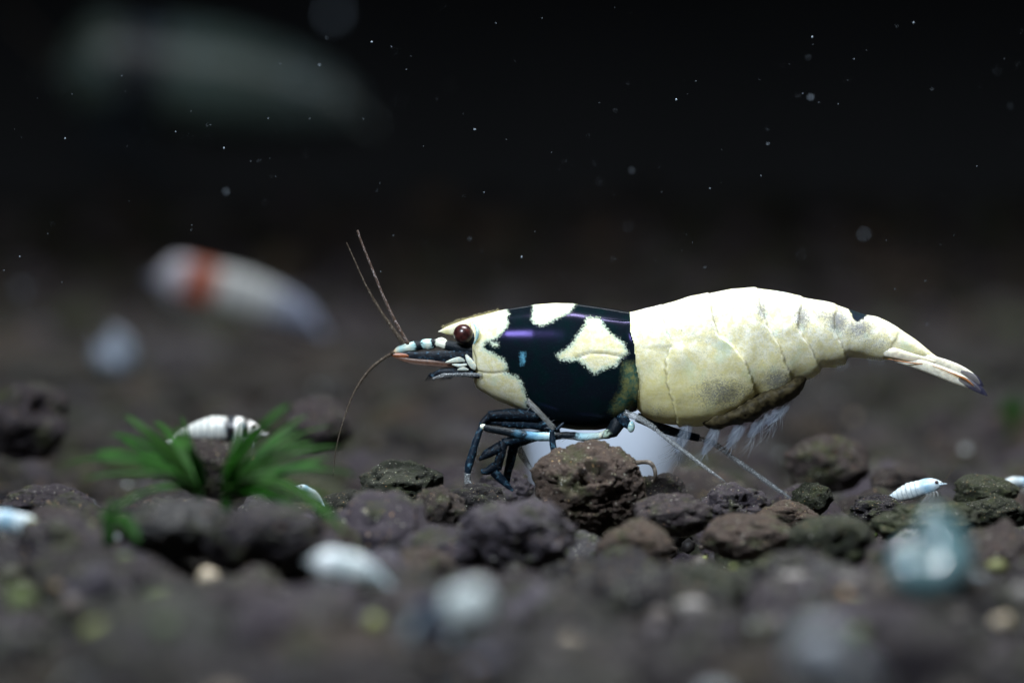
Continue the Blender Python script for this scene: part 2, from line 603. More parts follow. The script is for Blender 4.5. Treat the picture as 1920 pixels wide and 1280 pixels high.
# granules that the photograph shows one by one, near the plane of focus: px, py, width, height, depth, seed, roughness, pits, label
CAV = {3: ((0.10, -0.85, 0.42, 0.34, 0.30), (-0.25, -0.9, 0.22, 0.22, 0.2), (0.5, -0.7, -0.1, 0.22, 0.15)), 17: ((0.3, -0.8, 0.3, 0.45, 0.35),), 73: ((0.5, -0.6, 0.3, 0.5, 0.4),)}
HERO = [
    (1105, 912, 222, 178, 19.62, 3, 0.75, 1.3, 'largest pitted dark granule under the big shrimp\'s belly'),
    (1236, 925, 110, 80, 20.25, 8, 0.9, 0.6, 'black shaded granule in front of the white dish'),
    (1262, 965, 150, 86, 19.35, 12, 0.9, 0.8, 'rounded grey granule right beside the largest pitted granule'),
    (1378, 948, 140, 92, 19.75, 17, 1.4, 1.4, 'crumbly mossy granule with a hollow between the two trailing legs'),
    (1522, 936, 82, 66, 19.95, 21, 1.2, 0.6, 'small glossy granule touching the tip of the longest trailing leg'),
    (1475, 966, 120, 62, 19.65, 25, 0.9, 0.5, 'low dark granule below the tip of the longest trailing leg'),
    (1550, 872, 165, 118, 21.6, 29, 0.8, 0.7, 'big rounded granule standing behind the longest trailing leg'),
    (1405, 1006, 190, 92, 18.9, 33, 0.8, 0.6, 'smooth granule with a tan streak below the trailing legs'),
    (1560, 1020, 170, 112, 18.55, 37, 0.7, 0.8, 'blurred round granule below the small glossy granule'),
    (722, 1002, 140, 112, 19.05, 41, 0.7, 0.3, 'smooth purple grey granule near the tip of the long green leaf'),
    (822, 960, 108, 104, 19.35, 45, 1.5, 1.4, 'knobbly granule with a green knob below the shrimp\'s front legs'),
    (893, 945, 128, 82, 19.75, 49, 1.1, 0.9, 'brown granule that carries the shrimp\'s front foot'),
    (752, 905, 160, 92, 20.05, 53, 1.1, 0.9, 'wide dark granule below the shrimp\'s drooping whisker'),
    (968, 1010, 230, 150, 18.15, 57, 1.3, 1.2, 'large blurred granule in front of the largest pitted granule'),
    (830, 1040, 170, 110, 18.25, 61, 0.7, 0.4, 'smooth reddish granule beside the smooth purple grey granule'),
    (600, 795, 130, 108, 22.4, 65, 1.0, 0.6, 'tan topped granule behind the green sprig\'s bright leaf'),
    (405, 876, 200, 120, 21.3, 69, 1.0, 0.7, 'granule that the black headed young shrimp stands on'),
    (50, 790, 165, 150, 23.0, 73, 1.1, 1.4, 'tall dark hollow granule at the far edge behind the green sprig'),
    (95, 945, 190, 80, 19.5, 77, 1.2, 0.8, 'flat glittering granule beside the green sprig\'s side leaves'),
    (1850, 925, 125, 76, 20.4, 81, 0.9, 0.5, 'purple granule behind the pale blue young shrimp'),
    (1865, 965, 130, 70, 19.7, 85, 1.4, 0.9, 'glittering rough granule in front of the purple granule'),
    (1650, 958, 120, 66, 19.95, 89, 1.6, 1.0, 'jagged black granule beside the pale blue young shrimp\'s tail'),
    (1738, 985, 220, 92, 19.2, 93, 1.0, 0.8, 'broad olive granule in front of the pale blue young shrimp'),
    (1190, 1020, 150, 100, 18.5, 97, 0.8, 0.6, 'rounded blurred granule below the largest pitted granule'),
    (950, 912, 110, 80, 20.5, 101, 1.0, 0.8, 'dark granule under the shrimp\'s folded front claws'),
    (655, 960, 130, 90, 19.9, 105, 1.2, 0.9, 'granule behind the long green leaf\'s end'),
    (335, 992, 230, 120, 17.3, 113, 1.0, 0.8, 'blurred brown granule at the foot of the bright green sprig'),
    (490, 1002, 240, 124, 17.2, 117, 1.0, 0.8, 'blurred brown granule at the foot of the dark green sprig'),
    (1690, 905, 120, 70, 21.5, 109, 0.9, 0.6, 'dim granule behind the pale blue young shrimp'),
]
for (px, py, wd, ht, d, sd, rg, pt, lab) in HERO:
    c = P(px, py, d)
    s = PX * d / FD
    me = rock_mesh('soil_granule', sd, 6 if wd > 200 else 5, rg, pt, CAV.get(sd, ()))
    a = np.empty(len(me.vertices) * 3)
    me.vertices.foreach_get('co', a)
    a = a.reshape(-1, 3)
    ext = a.max(0) - a.min(0)
    sx, sz = wd * s / ext[0], ht * s / ext[2]
    ctr = (a.max(0) + a.min(0)) / 2
    sy = 0.5 * (sx + max(sx, sz))
    o = bpy.data.objects.new('soil_granule', me)
    COL.objects.link(o)
    o.scale = (sx, sy, sz)
    o.location = c - Vector((ctr[0] * sx, ctr[1] * sy, ctr[2] * sz))
    tag(o, lab, 'granule', 'soil granules')
    occupy(c.x, c.y, wd * s * 0.5)

# the dish keeps granules off its foot
DISH = P(1137, 852, 23.3)
occupy(DISH.x, DISH.y, 0.30)


def in_view(x, y, z, m=60):
    v = Vector((x, y, z)) - CAM
    d = v.dot(FWD)
    if d < 1:
        return None
    k = FD / d / PX
    px, py = 960 + v.dot(RGT) * k, 640 - v.dot(UPV) * k
    if -m < px < 1920 + m and -100 < py < 1280 + m * 2.2:
        return d
    return None


rs = random.Random(11)
cand = []
y = -12.0
for _ in range(90000):
    yy = -12 + 43 * rs.random() ** 1.15
    half = 3.0 + 0.13 * (yy + 12) + 2.0
    xx = rs.uniform(-half, half)
    r = rs.choice((0.09, 0.12, 0.14, 0.16, 0.18, 0.20)) * rs.uniform(0.9, 1.1)
    if yy > 8:
        r *= 1.15
    if occupied(xx, yy, r, 0.95):
        continue
    occupy(xx, yy, r)
    cand.append((xx, yy, r))
cand.sort(key=lambda c: c[1])
single, rest = [], []
for c in cand:
    z = ground_z(c[0], c[1])
    d = in_view(c[0], c[1], z)
    if d is not None and len(single) < 262:
        single.append(c)
    else:
        rest.append(c)
LAB = 'rounded dark brown soil granule lying loose among its neighbours in the bed'
for (x, yy, r) in single:
    o = bpy.data.objects.new('soil_granule', rs.choice(VAR))
    COL.objects.link(o)
    o.location = (x, yy, ground_z(x, yy) - 0.01 + rs.uniform(-0.08, 0.05))
    o.rotation_euler = (rs.uniform(-0.5, 0.5), rs.uniform(-0.5, 0.5), rs.uniform(0, 6.28))
    k = r * rs.uniform(0.98, 1.12)
    o.scale = (k, k * rs.uniform(0.9, 1.1), k)
    tag(o, LAB, 'granule', 'soil granules lying in the bed')

LOW = {s: [rock(200 + i, s) for i in range(8)] for s in (2, 3)}


def stuff_mesh(name, items, zoff=0.0, label=None):
    V, F, L, R = [], [], [], []
    base = 0
    for (x, yy, r) in items:
        s = 3 if -3 < yy < 5 else 2
        v, f = rs.choice(LOW[s])
        an = rs.uniform(0, 6.28)
        ca, sa = math.cos(an), math.sin(an)
        til = rs.uniform(-0.5, 0.5)
        ct, st = math.cos(til), math.sin(til)
        rot = np.array([[ca, -sa, 0], [sa, ca, 0], [0, 0, 1]]) @ np.array([[1, 0, 0], [0, ct, -st], [0, st, ct]])
        k = r * rs.uniform(0.98, 1.12)
        V.append((v * k) @ rot.T + np.array([x, yy, ground_z(x, yy) - 0.01 + rs.uniform(-0.08, 0.05) + zoff]))
        F.append(f + base)
        L.append(v + np.array([rs.uniform(-40, 40), rs.uniform(-40, 40), rs.uniform(-40, 40)]))
        R.append(np.full(len(v), rs.random()))
        base += len(v)
    me = bpy.data.meshes.new(name)
    me.from_pydata(np.concatenate(V).tolist(), [], np.concatenate(F).tolist())
    vattr(me, 'lp', np.concatenate(L))
    fattr(me, 'rnd', np.concatenate(R))
    o = link(name, me, M['soil'])
    tag(o, label, 'gravel', kind='stuff')
    return o


stuff_mesh('soil_bed', rest, 0.0, 'bed of loose dark soil granules running back into the dark')

# small crumbs, seeds and pale chips lying on the bed
CR = [((0.58, 0.48, 0.34), 4), ((0.36, 0.19, 0.06), 3), ((0.26, 0.30, 0.07), 6), ((0.62, 0.68, 0.70), 4),
      ((0.10, 0.14, 0.03), 6), ((0.09, 0.07, 0.06), 10), ((0.30, 0.36, 0.42), 2)]
pool = [c for c, n in CR for _ in range(n)]
V, F, T = [], [], []
base = 0
v2 = [rock(300 + i, 2, 1.2)[0] for i in range(5)]
f2 = ICO[2][1]
allg = [p for p in placed if p[1] < 12]
for _ in range(1800):
    gx, gy, gr = rs.choice(allg)
    an = rs.uniform(0, 6.28)
    q = rs.random() ** 0.5 * 0.8
    x, yy = gx + math.cos(an) * gr * q, gy + math.sin(an) * gr * q
    z = ground_z(x, yy) - 0.02 + gr * 0.86 * math.sqrt(max(0.05, 1 - q * q))
    r = rs.choice((0.006, 0.008, 0.010, 0.014, 0.020))
    if yy < -3.0 and rs.random() < 0.5:
        r = rs.uniform(0.02, 0.05)
    vv = rs.choice(v2)
    V.append(vv * r + np.array([x, yy, z]))
    F.append(f2 + base)
    c = rs.choice(pool)
    T.append(np.tile(np.array([*c, 1.0]), (len(vv), 1)))
    base += len(vv)
for _ in range(320):
    gx, gy, gr = rs.choice(allg)
    if gy > -1.2:
        continue
    r = rs.uniform(0.018, 0.055)
    z = ground_z(gx, gy) + gr * 0.78
    vv = rs.choice(v2)
    V.append(vv * r * np.array([1, 1, 0.7]) + np.array([gx + rs.uniform(-0.6, 0.6) * gr, gy + rs.uniform(-0.6, 0.6) * gr, z]))
    F.append(f2 + base)
    c = rs.choice(((0.16, 0.17, 0.05), (0.22, 0.15, 0.08), (0.14, 0.13, 0.19), (0.10, 0.15, 0.06), (0.26, 0.24, 0.22), (0.20, 0.25, 0.29)))
    T.append(np.tile(np.array([*c, 1.0]), (len(vv), 1)))
    base += len(vv)
bits = ((0.030, 0.022, 0.018), (0.020, 0.016, 0.018), (0.045, 0.036, 0.044), (0.035, 0.036, 0.016), (0.060, 0.045, 0.034), (0.014, 0.012, 0.012))
v1b, f1b = ico(1)
v1s = []
for i in range(6):
    v1s.append(np.array([p * (1 + 0.45 * mnoise.noise(Vector(p) * 1.7 + Vector((i * 7.3, 2, 5)))) for p in v1b]))
for _ in range(5200):
    yy = rs.uniform(-8, 9)
    half = 2.6 + 0.13 * (yy + 12)
    x = rs.uniform(-half, half)
    r = rs.choice((0.014, 0.02, 0.028, 0.04, 0.055))
    z = ground_z(x, yy) + rs.uniform(-0.08, 0.05)
    V.append(rs.choice(v1s) * r * np.array([rs.uniform(0.8, 1.3), rs.uniform(0.8, 1.3), 0.8]) + np.array([x, yy, z]))
    F.append(f1b + base)
    T.append(np.tile(np.array([*rs.choice(bits), 1.0]), (len(v1b), 1)))
    base += len(v1b)
me = bpy.data.meshes.new('soil_crumbs')
me.from_pydata(np.concatenate(V).tolist(), [], np.concatenate(F).tolist())
cattr(me, 'tint', np.concatenate(T))
tag(link('soil_crumbs', me, M['crumb']), 'tiny pale and green crumbs strewn over the soil granules', 'crumbs', kind='stuff')


# ------------------------------------------------------------------ the white dish behind the legs
def lathe(prof, seg=64):
    mb = MB()
    for (r, z) in prof:
        for k in range(seg):
            a = 2 * math.pi * k / seg
            mb.v.append((r * math.cos(a), r * math.sin(a), z))
    for i in range(len(prof) - 1):
        for k in range(seg):
            k2 = (k + 1) % seg
            mb.f.append((i * seg + k, i * seg + k2, (i + 1) * seg + k2, (i + 1) * seg + k))
    return mb


prof = [(0.001, 0.0), (0.26, 0.0), (0.300, 0.006), (0.312, 0.03), (0.356, 0.40), (0.364, 0.485), (0.368, 0.492), (0.366, 0.502),
        (0.356, 0.504), (0.344, 0.492), (0.318, 0.10), (0.295, 0.045), (0.22, 0.036), (0.001, 0.034)]
o = lathe([(r * 1.05, z * 1.06) for r, z in prof]).build('feeding_dish', M['dish'])
o.location = (DISH.x, DISH.y, ground_z(DISH.x, DISH.y) + 0.03)
tag(o, 'small round white dish standing behind the big shrimp\'s legs', 'dish')


# ------------------------------------------------------------------ the big shrimp
def sdf(poly, X, Z):
    """signed distance in pixels, positive inside"""
    poly = np.array(poly, float)
    d = np.full(X.shape, 1e9)
    ins = np.zeros(X.shape, bool)
    n = len(poly)
    for i in range(n):
        a, b = poly[i], poly[(i + 1) % n]
        e = b - a
        wx, wz = X - a[0], Z - a[1]
        t_ = np.clip((wx * e[0] + wz * e[1]) / max(e @ e, 1e-9), 0, 1)
        d = np.minimum(d, (wx - e[0] * t_) ** 2 + (wz - e[1] * t_) ** 2)
        c = ((a[1] > Z) != (b[1] > Z)) & (X < (b[0] - a[0]) * (Z - a[1]) / (b[1] - a[1] + 1e-12) + a[0])
        ins ^= c
    d = np.sqrt(d)
    return np.where(ins, d, -d)


def ldist(line, X, Z):
    line = np.array(line, float)
    d = np.full(X.shape, 1e9)
    for a, b in zip(line[:-1], line[1:]):
        e = b - a
        wx, wz = X - a[0], Z - a[1]
        t_ = np.clip((wx * e[0] + wz * e[1]) / (e @ e), 0, 1)
        d = np.minimum(d, (wx - e[0] * t_) ** 2 + (wz - e[1] * t_) ** 2)
    return np.sqrt(d)


TOP = [(822, 621), (836, 613), (850, 607), (880, 597), (915, 588), (950, 579), (1000, 571), (1040, 568), (1078, 569), (1120, 575),
       (1150, 580), (1178, 586), (1184, 585), (1210, 578), (1240, 572), (1262, 566), (1294, 556), (1325, 551), (1371, 542), (1414, 540), (1440, 543),
       (1471, 548), (1506, 558), (1540, 564), (1568, 571), (1595, 581), (1624, 590), (1643, 593), (1665, 603), (1687, 616), (1718, 637),
       (1749, 663), (1772, 679), (1800, 694)]
BOT = [(822, 622), (836, 626), (855, 630), (874, 633), (883, 641), (885.5, 668), (886.5, 700), (888, 713), (893, 727), (912, 739), (932, 751),
       (962, 763), (985, 774), (1005, 788), (1040, 800), (1080, 806), (1120, 806), (1150, 800), (1172, 785), (1186, 768), (1194, 766),
       (1207, 779), (1229, 791), (1267, 796), (1317, 797), (1340, 793), (1360, 785), (1390, 768), (1408, 752), (1420, 745), (1448, 747),
       (1468, 738), (1480, 726), (1488, 718), (1505, 712), (1525, 704), (1535, 694), (1542, 687), (1564, 686), (1583, 680), (1591, 669), (1620, 671),
       (1652, 674), (1680, 673), (1705, 671), (1740, 676), (1775, 688), (1800, 697)]
WID = [(822, 1.0), (836, 4), (855, 8), (872, 16), (882, 30), (886, 42), (893, 50), (915, 57), (950, 66), (1000, 75), (1060, 81), (1120, 82), (1170, 78),
       (1186, 74), (1200, 75), (1250, 82), (1320, 85), (1400, 80), (1460, 70), (1520, 58), (1580, 46), (1640, 38), (1690, 31), (1740, 18),
       (1780, 9), (1800, 2)]
EDGES = [  # rear edges of the abdomen's plates, from the back of the animal downwards
    [(1239, 560), (1242, 616), (1259, 645), (1250, 672), (1252, 720), (1262, 770), (1272, 810)],
    [(1325, 540), (1331, 592), (1342, 627), (1371, 647), (1391, 674), (1406, 708), (1415, 745), (1418, 800)],
    [(1416, 530), (1420, 577), (1435, 612), (1456, 647), (1468, 681), (1483, 705), (1476, 727), (1445, 760)],
    [(1506, 548), (1494, 588), (1491, 615), (1510, 643), (1526, 670), (1538, 690), (1540, 720)],
    [(1570, 560), (1560, 596), (1560, 616), (1572, 643), (1584, 666), (1590, 690)],
    [(1688, 606), (1676, 635), (1657, 662), (1650, 690)],
]
CARA = [(1179, 580), (1181, 623), (1188, 647), (1190, 680), (1196, 712), (1193, 765), (1180, 800)]
PLEU2 = [(1259, 645), (1246, 677), (1250, 716), (1264, 762), (1274, 810)]


def edge_x(line, Z):
    z = [p[1] for p in line]
    x = [p[0] for p in line]
    return np.interp(Z, z, x)


def edge_x2(line, Z):
    pts = sorted(line, key=lambda p: p[1])
    return np.interp(Z, [p[1] for p in pts], [p[0] for p in pts])


xs = np.unique(np.concatenate([np.arange(822, 880, 2.0), np.arange(880, 895, 0.5), np.arange(895, 1800.1, 2.0)]))


def prof_(ctrl, sm):
    yv = np.interp(xs, [p[0] for p in ctrl], [p[1] for p in ctrl])
    k = np.arange(-8, 9)
    g = np.exp(-(k / sm) ** 2)
    g /= g.sum()
    ys_ = np.convolve(np.pad(yv, 8, mode='edge'), g, 'valid')
    wgt = np.clip((xs - 893) / 20, 0, 1)
    return yv * (1 - wgt) + ys_ * wgt


tp, bt, wd = prof_(TOP, 2.2), prof_(BOT, 1.8), prof_(WID, 4.0)
NS = 240
th = np.linspace(0, 2 * np.pi, NS, endpoint=False)
cs, sn = np.cos(th), np.sin(th)
mid, hh = (tp + bt) / 2, (bt - tp) / 2
Yp = wd[:, None] * (np.sign(cs) * np.abs(cs) ** 0.88)[None, :]
Zp = mid[:, None] - hh[:, None] * (np.sign(sn) * np.abs(sn) ** 0.92)[None, :]
# belly a little narrower than the back half way down
Yp *= 1 - 0.10 * np.clip(-sn, 0, 1)[None, :] ** 2
Xp = np.repeat(xs[:, None], NS, 1)
# outward direction in the cross-section
ny, nz_ = cs[None, :] / np.maximum(wd, 3)[:, None], sn[None, :] / np.maximum(hh, 3)[:, None]
nl_ = np.sqrt(ny ** 2 + nz_ ** 2)
ny, nz_ = ny / nl_, nz_ / nl_
wob = np.array([mnoise.noise((a * 0.05, b * 0.14, 4.2)) + 0.6 * mnoise.noise((a * 0.2, b * 0.5, 9.2)) for a, b in zip(Xp.ravel(), Zp.ravel())]).reshape(Xp.shape)
disp = np.zeros_like(Xp)
seam = np.zeros_like(Xp)
abd = Xp > 1182
for i, e in enumerate(EDGES):
    ex = edge_x2(e, Zp) + 2.4 * wob
    if i == 0:
        sel = Zp < 648
    else:
        sel = np.ones_like(abd)
    t_ = ex - Xp
    amp = (3.4, 6.2, 5.4, 5.0, 4.6, 2.2)[i]
    rise = np.where(t_ > 0, amp * np.exp(-t_ / 34), amp * np.exp(t_ / 1.2)) * sel
    disp += rise
    seam += 0.36 * np.exp(-((t_ + 2.4) / 1.9) ** 2) * sel
t_ = Xp - edge_x2(PLEU2, Zp) + 3 * wob
k = np.clip((Zp - 640) / 14, 0, 1)
disp += np.where(t_ > 0, 5.0 * np.exp(-t_ / 38), 5.0 * np.exp(t_ / 1.2)) * k
seam += 0.5 * np.exp(-((t_ + 2.2) / 1.5) ** 2) * k
# carapace rim over the first ring
t_ = edge_x2(CARA, Zp) - Xp
disp += np.where(t_ > 0, 4.5 * np.exp(-t_ / 22), 4.5 * np.exp(t_ / 1.2))
# seams of the cheek plate and the side of the carapace
for ln, a in (([(886, 692), (905, 697), (925, 698), (941, 696), (953, 694)], 0.9), ([(1079, 669), (1104, 660), (1135, 661), (1170, 667)], 0.5),
              ([(888, 655), (893, 670), (893, 692)], 0.8)):
    dl = ldist(ln, Xp, Zp)
    disp -= 2.5 * np.exp(-(dl / 2.0) ** 2)
    seam += a * np.exp(-(dl / 1.4) ** 2)
dl = ldist([(905, 604), (900, 622), (897, 634), (890, 648)], Xp, Zp)
disp += 3.0 * np.exp(-(dl / 4) ** 2)
# soft unevenness of the plates
bumpn = np.array([mnoise.noise((a * 0.03, b * 0.03, c * 0.03)) for a, b, c in zip(Xp.ravel(), Yp.ravel(), Zp.ravel())]).reshape(Xp.shape)
disp += 2.2 * bumpn * np.clip((Xp - 1185) / 20, 0, 1)
fade = np.clip((Xp - 885) / 10, 0, 1) * np.clip((1790 - Xp) / 60, 0, 1)
disp *= fade
Yp += ny * disp
Zp -= nz_ * disp * np.where(sn[None, :] > 0.8, 0.35, 1.0)

FRONT = [(800, 560), (949, 560), (950, 581), (955, 587), (951, 597), (954, 606), (949, 616), (938, 627), (930, 634), (914, 640), (908, 647), (910, 654),
         (921, 658), (936, 667), (947, 673), (951, 684), (950, 697), (971, 704), (978, 713), (984, 732), (989, 746), (985, 790), (800, 790)]
TOPP = [(1000, 545), (1079, 545), (1079, 570), (1067, 587), (1047, 595), (1031, 605), (1014, 611), (1002, 607), (996, 599), (998, 582)]
BIG = [(1098, 593), (1124, 595), (1132, 609), (1144, 623), (1169, 641), (1177, 660), (1161, 672), (1157, 684), (1140, 688), (1112, 700),
       (1098, 688), (1085, 674), (1067, 676), (1049, 674), (1041, 664), (1067, 647), (1083, 623), (1096, 607)]
ISL = [(920, 640), (932, 640), (936, 647), (928, 650), (920, 646)]
ABD = [(1179, 500), (1181, 623), (1188, 647), (1190, 680), (1196, 712), (1193, 765), (1180, 840), (1900, 840), (1900, 500)]
GREEN = [(1172, 682), (1187, 684), (1196, 712), (1189, 753), (1160, 776), (1148, 766), (1169, 729)]
BLUE = [(977, 660), (984, 660), (983, 678), (977, 682)]
BLACK = [(1590, 560), (1628, 575), (1626, 591), (1605, 604), (1598, 598), (1590, 582)]
sw = np.full(Xp.shape, -1e3)
for pg in (FRONT, TOPP, BIG, ISL):
    sw = np.maximum(sw, sdf(pg, Xp, Zp))
sa = sdf(ABD, Xp, Zp)
sw = np.where(sa > 0, np.minimum(sa * 4 + 12, 60), np.maximum(sw, -40))
dusk = np.zeros_like(Xp)
for (cx, cz, rx, rz, a) in ((1455, 712, 34, 26, 1.0), (1350, 735, 60, 36, 0.85), (1425, 580, 12, 22, 0.9), (1500, 595, 18, 26, 0.95),
                            (1568, 602, 26, 24, 1.1), (1610, 614, 32, 22, 0.95), (1540, 590, 26, 20, 0.7), (1270, 620, 30, 18, 0.4), (1395, 770, 34, 20, 0.7),
                            (1255, 630, 14, 40, 0.4), (1230, 770, 30, 20, 0.5), (1640, 640, 40, 30, 0.45), (1590, 672, 10, 8, 0.8), (1335, 600, 10, 34, 0.55)):
    dusk = np.maximum(dusk, a * np.exp(-((Xp - cx) / rx) ** 2 - ((Zp - cz) / rz) ** 2))
yel = np.where(Xp > 1182, np.clip((Zp - 620) / 170, 0, 0.65), 0.25)

verts = np.stack([(Xp - 960) * PX, Yp * PX, (640 - Zp) * PX], -1).reshape(-1, 3)
n = len(xs)
idx = np.arange(n * NS).reshape(n, NS)
q = np.stack([idx[:-1], np.roll(idx, -1, 1)[:-1], np.roll(idx, -1, 1)[1:], idx[1:]], -1).reshape(-1, 4).tolist()
q.append(idx[0].tolist())
q.append(idx[-1].tolist()[::-1])
BASE = B(1080, 905, 0)
INV = Matrix.Translation(-BASE)
shr = empty('shrimp', BASE)
tag(shr, 'large black and white shrimp with creamy white abdomen standing on the granules', 'shrimp')
me = bpy.data.meshes.new('body')
me.from_pydata(verts.tolist(), [], q)
for nm, ar in (('sdf_white', sw), ('sdf_green', np.maximum(sdf(GREEN, Xp, Zp), -40)), ('sdf_blue', np.maximum(sdf(BLUE, Xp, Zp), -40)),
               ('sdf_black', np.maximum(sdf(BLACK, Xp, Zp), -40)), ('dusk', dusk), ('seam', np.clip(seam, 0, 1)), ('yellow', yel)):
    fattr(me, nm, ar)
body = link('body', me, M['shell'], shr, INV)


def part(name, mb, mat, parent=shr):
    return mb.build(name, mat, parent, INV if parent is shr else None)


def limb(name, pts, mat, rad, parent=shr, sides=10, sub=5, flat=1.0):
    """pts: (px, py, y offset) ; rad in px"""
    mb = MB().tube([B(*p) for p in pts], [r * PX for r in rad], sides, sub, flat)
    nr = len(mb.v) // sides
    p3 = np.array(mb.v).reshape(nr, sides, 3).mean(1)
    if flat > 0.7 and max(rad) > 3:
        for i_ in range(len(mb.v)):
            c_ = Vector(p3[i_ // sides])
            v_ = Vector(mb.v[i_])
            mb.v[i_] = tuple(c_ + (v_ - c_) * (1 + 0.16 * mnoise.noise(v_ * 45) + 0.10 * mnoise.noise(v_ * 130)))
    ln = np.concatenate([[0], np.cumsum(np.linalg.norm(np.diff(p3, axis=0), axis=1))])
    o = part(name, mb, mat, parent)
    fattr(o.data, 'u', np.repeat(ln / max(ln[-1], 1e-9), sides))
    return o


# eyes
for s in (-1, 1):
    e = part('eye', MB().ball(B(869, 625, s * 44), 18.5 * PX, 32, 20, (1, 1, 0.98)), M['eye'])
    limb('eye_stalk', [(900, 652, s * 22), (886, 640, s * 32), (878, 632, s * 37)], M['black_limb'], (11, 13, 14), e)
    limb('eye_rim', [(888, 606, s * 50), (895, 616, s * 55), (895, 630, s * 56), (889, 644, s * 52)], M['pale_limb'], (1.5, 3.2, 3.2, 1.5), e)

# rostrum teeth: fine bristles along the crest
mb = MB()
rr = random.Random(5)
for i in range(36):
    x = 832 + i * 3.0
    z = float(np.interp(x, xs, tp)) + 1
    L = rr.uniform(4.5, 8)
    mb.tube([B(x, z, rr.uniform(-2, 2)), B(x - L * 0.62, z - L * 0.75, rr.uniform(-2, 2))], [1.1 * PX, 0.3 * PX], 5, 1)
o = part('rostrum_bristles', mb, M['spine'])
o['kind'] = 'stuff'

# antennule peduncles: banded snout, one per side, three joints
for s in (-1, 1):
    yb = s * 20
    limb('antennule', [(893, 655, yb * 1.4), (862, 653, yb * 1.3), (838, 647, yb), (817, 643, yb), (806, 645, yb), (796, 645, yb), (780, 648, yb), (764, 651, yb), (748, 656, yb), (736, 662, yb)],
         M['snout'], (14, 11.5, 9, 8.2, 9.6, 9, 8.6, 8, 6.5, 2.5), sub=6, sides=14, flat=0.8)
    limb('antennule_plate', [(842, 645, yb - 7 * s), (830, 638, yb), (818, 638, yb)], M['cream'], (2, 5, 3), flat=0.8)
    # antenna scale: dark blade with a rusty tip
    sc = limb('antenna_scale', [(892, 668, s * 34), (850, 668, s * 36), (800, 667, s * 30), (760, 666, s * 26), (733, 664, s * 24)], M['black_limb'],
              (12, 12, 9, 7, 1.5), flat=0.35)
    limb('scale_tip', [(775, 667, s * 26 - 2), (752, 666, s * 25 - 2), (731, 664, s * 23 - 2)], M['tip'], (1.0, 5.0, 1.6), sc, flat=0.6)
    limb('scale_edge', [(860, 684, s * 38), (810, 680, s * 34), (770, 676, s * 30), (738, 668, s * 26)], M['brown_clear'], (5, 6, 5, 2), sc, flat=0.35)
    # antenna base with pale knobs
    ab = part('antenna_base', MB().ball(B(876, 680, s * 36), 15 * PX, 20, 12, (1.0, 0.9, 0.9)), M['black_limb'])
    limb('pale_plate', [(836, 678, s * 46), (850, 675, s * 47), (862, 673, s * 49), (872, 676, s * 48)], M['cream'], (1, 4.5, 5.5, 2), ab, flat=0.45)
    limb('pale_plate', [(874, 664, s * 49), (880, 674, s * 52), (888, 686, s * 51), (891, 692, s * 50)], M['cream'], (2, 5.5, 6, 2), ab, flat=0.45)
    limb('pale_plate', [(848, 682, s * 45), (862, 684, s * 48), (876, 682, s * 50)], M['cream'], (1, 3.5, 2), ab, flat=0.45)
    limb('pale_plate', [(858, 692, s * 45), (868, 690, s * 48), (879, 692, s * 48)], M['cream'], (1, 4, 1.5), ab, flat=0.45)
    # third maxilliped held forward under the mouth
    mx = limb('mouth_leg', [(900, 702, s * 36), (860, 697, s * 38), (830, 697, s * 36), (806, 705, s * 33)], M['black_limb'], (7, 8, 6.5, 2.5))
    limb('mouth_leg_rod', [(905, 702, s * 44), (870, 701, s * 44), (835, 702, s * 42), (812, 709, s * 38)], M['clear_limb'], (4, 4.4, 4, 2), mx)
    mb = MB()
    for i in range(16):
        x0 = 800 + i * 3
        mb.tube([B(x0 + 8, 700 + rr.uniform(-3, 4), s * 37), B(x0 - 2, 708 + rr.uniform(-4, 6), s * (37 + rr.uniform(-6, 6)))], [0.9 * PX, 0.4 * PX], 4, 1)
    o = mb.build('mouth_bristles', M['black_limb'], mx)
    o['kind'] = 'stuff'

# whiskers
limb('whisker', [(766, 645, -22), (742, 603, -24), (718, 552, -26), (695, 495, -28), (679, 455, -30), (671, 432, -31)], M['whisker'],
     (3.6, 3.2, 2.6, 2.2, 2.1, 2.2), sub=8, sides=8)
limb('whisker', [(757, 646, 20), (733, 612, 22), (706, 572, 24), (684, 532, 26), (664, 488, 30), (649, 455, 32)], M['thin_whisker'],
     (4.0, 3.4, 2.4, 1.7, 1.2, 0.9), sub=8, sides=8)
limb('whisker', [(740, 660, -24), (716, 674, -28), (690, 697, -32), (665, 735, -38), (646, 785, -44), (632, 838, -48), (626, 890, -50)], M['thin_whisker'],
     (3.6, 3.0, 2.6, 2.0, 1.5, 1.1, 0.8), sub=8, sides=8)
mb = MB()
for (p0, p1) in (((757, 646), (684, 532)), ((740, 660), (665, 735))):
    for i in range(40):
        u = i / 40
        if p0[0] > 750:
            x = np.interp(u, (0, .33, .66, 1), (757, 733, 706, 684))
            z = np.interp(u, (0, .33, .66, 1), (646, 612, 572, 532))
            yy = 22
        else:
            x = np.interp(u, (0, .33, .66, 1), (740, 716, 690, 665))
            z = np.interp(u, (0, .33, .66, 1), (660, 674, 697, 735))
            yy = -30
        L = 8 * (1 - 0.6 * u)
        a = rr.uniform(0, 6.28)
        mb.tube([B(x, z, yy), B(x + math.cos(a) * L, z + math.sin(a) * L, yy + rr.uniform(-4, 4))], [0.6 * PX, 0.25 * PX], 4, 1)
o = part('whisker_bristles', mb, M['thin_whisker'])
o['kind'] = 'stuff'


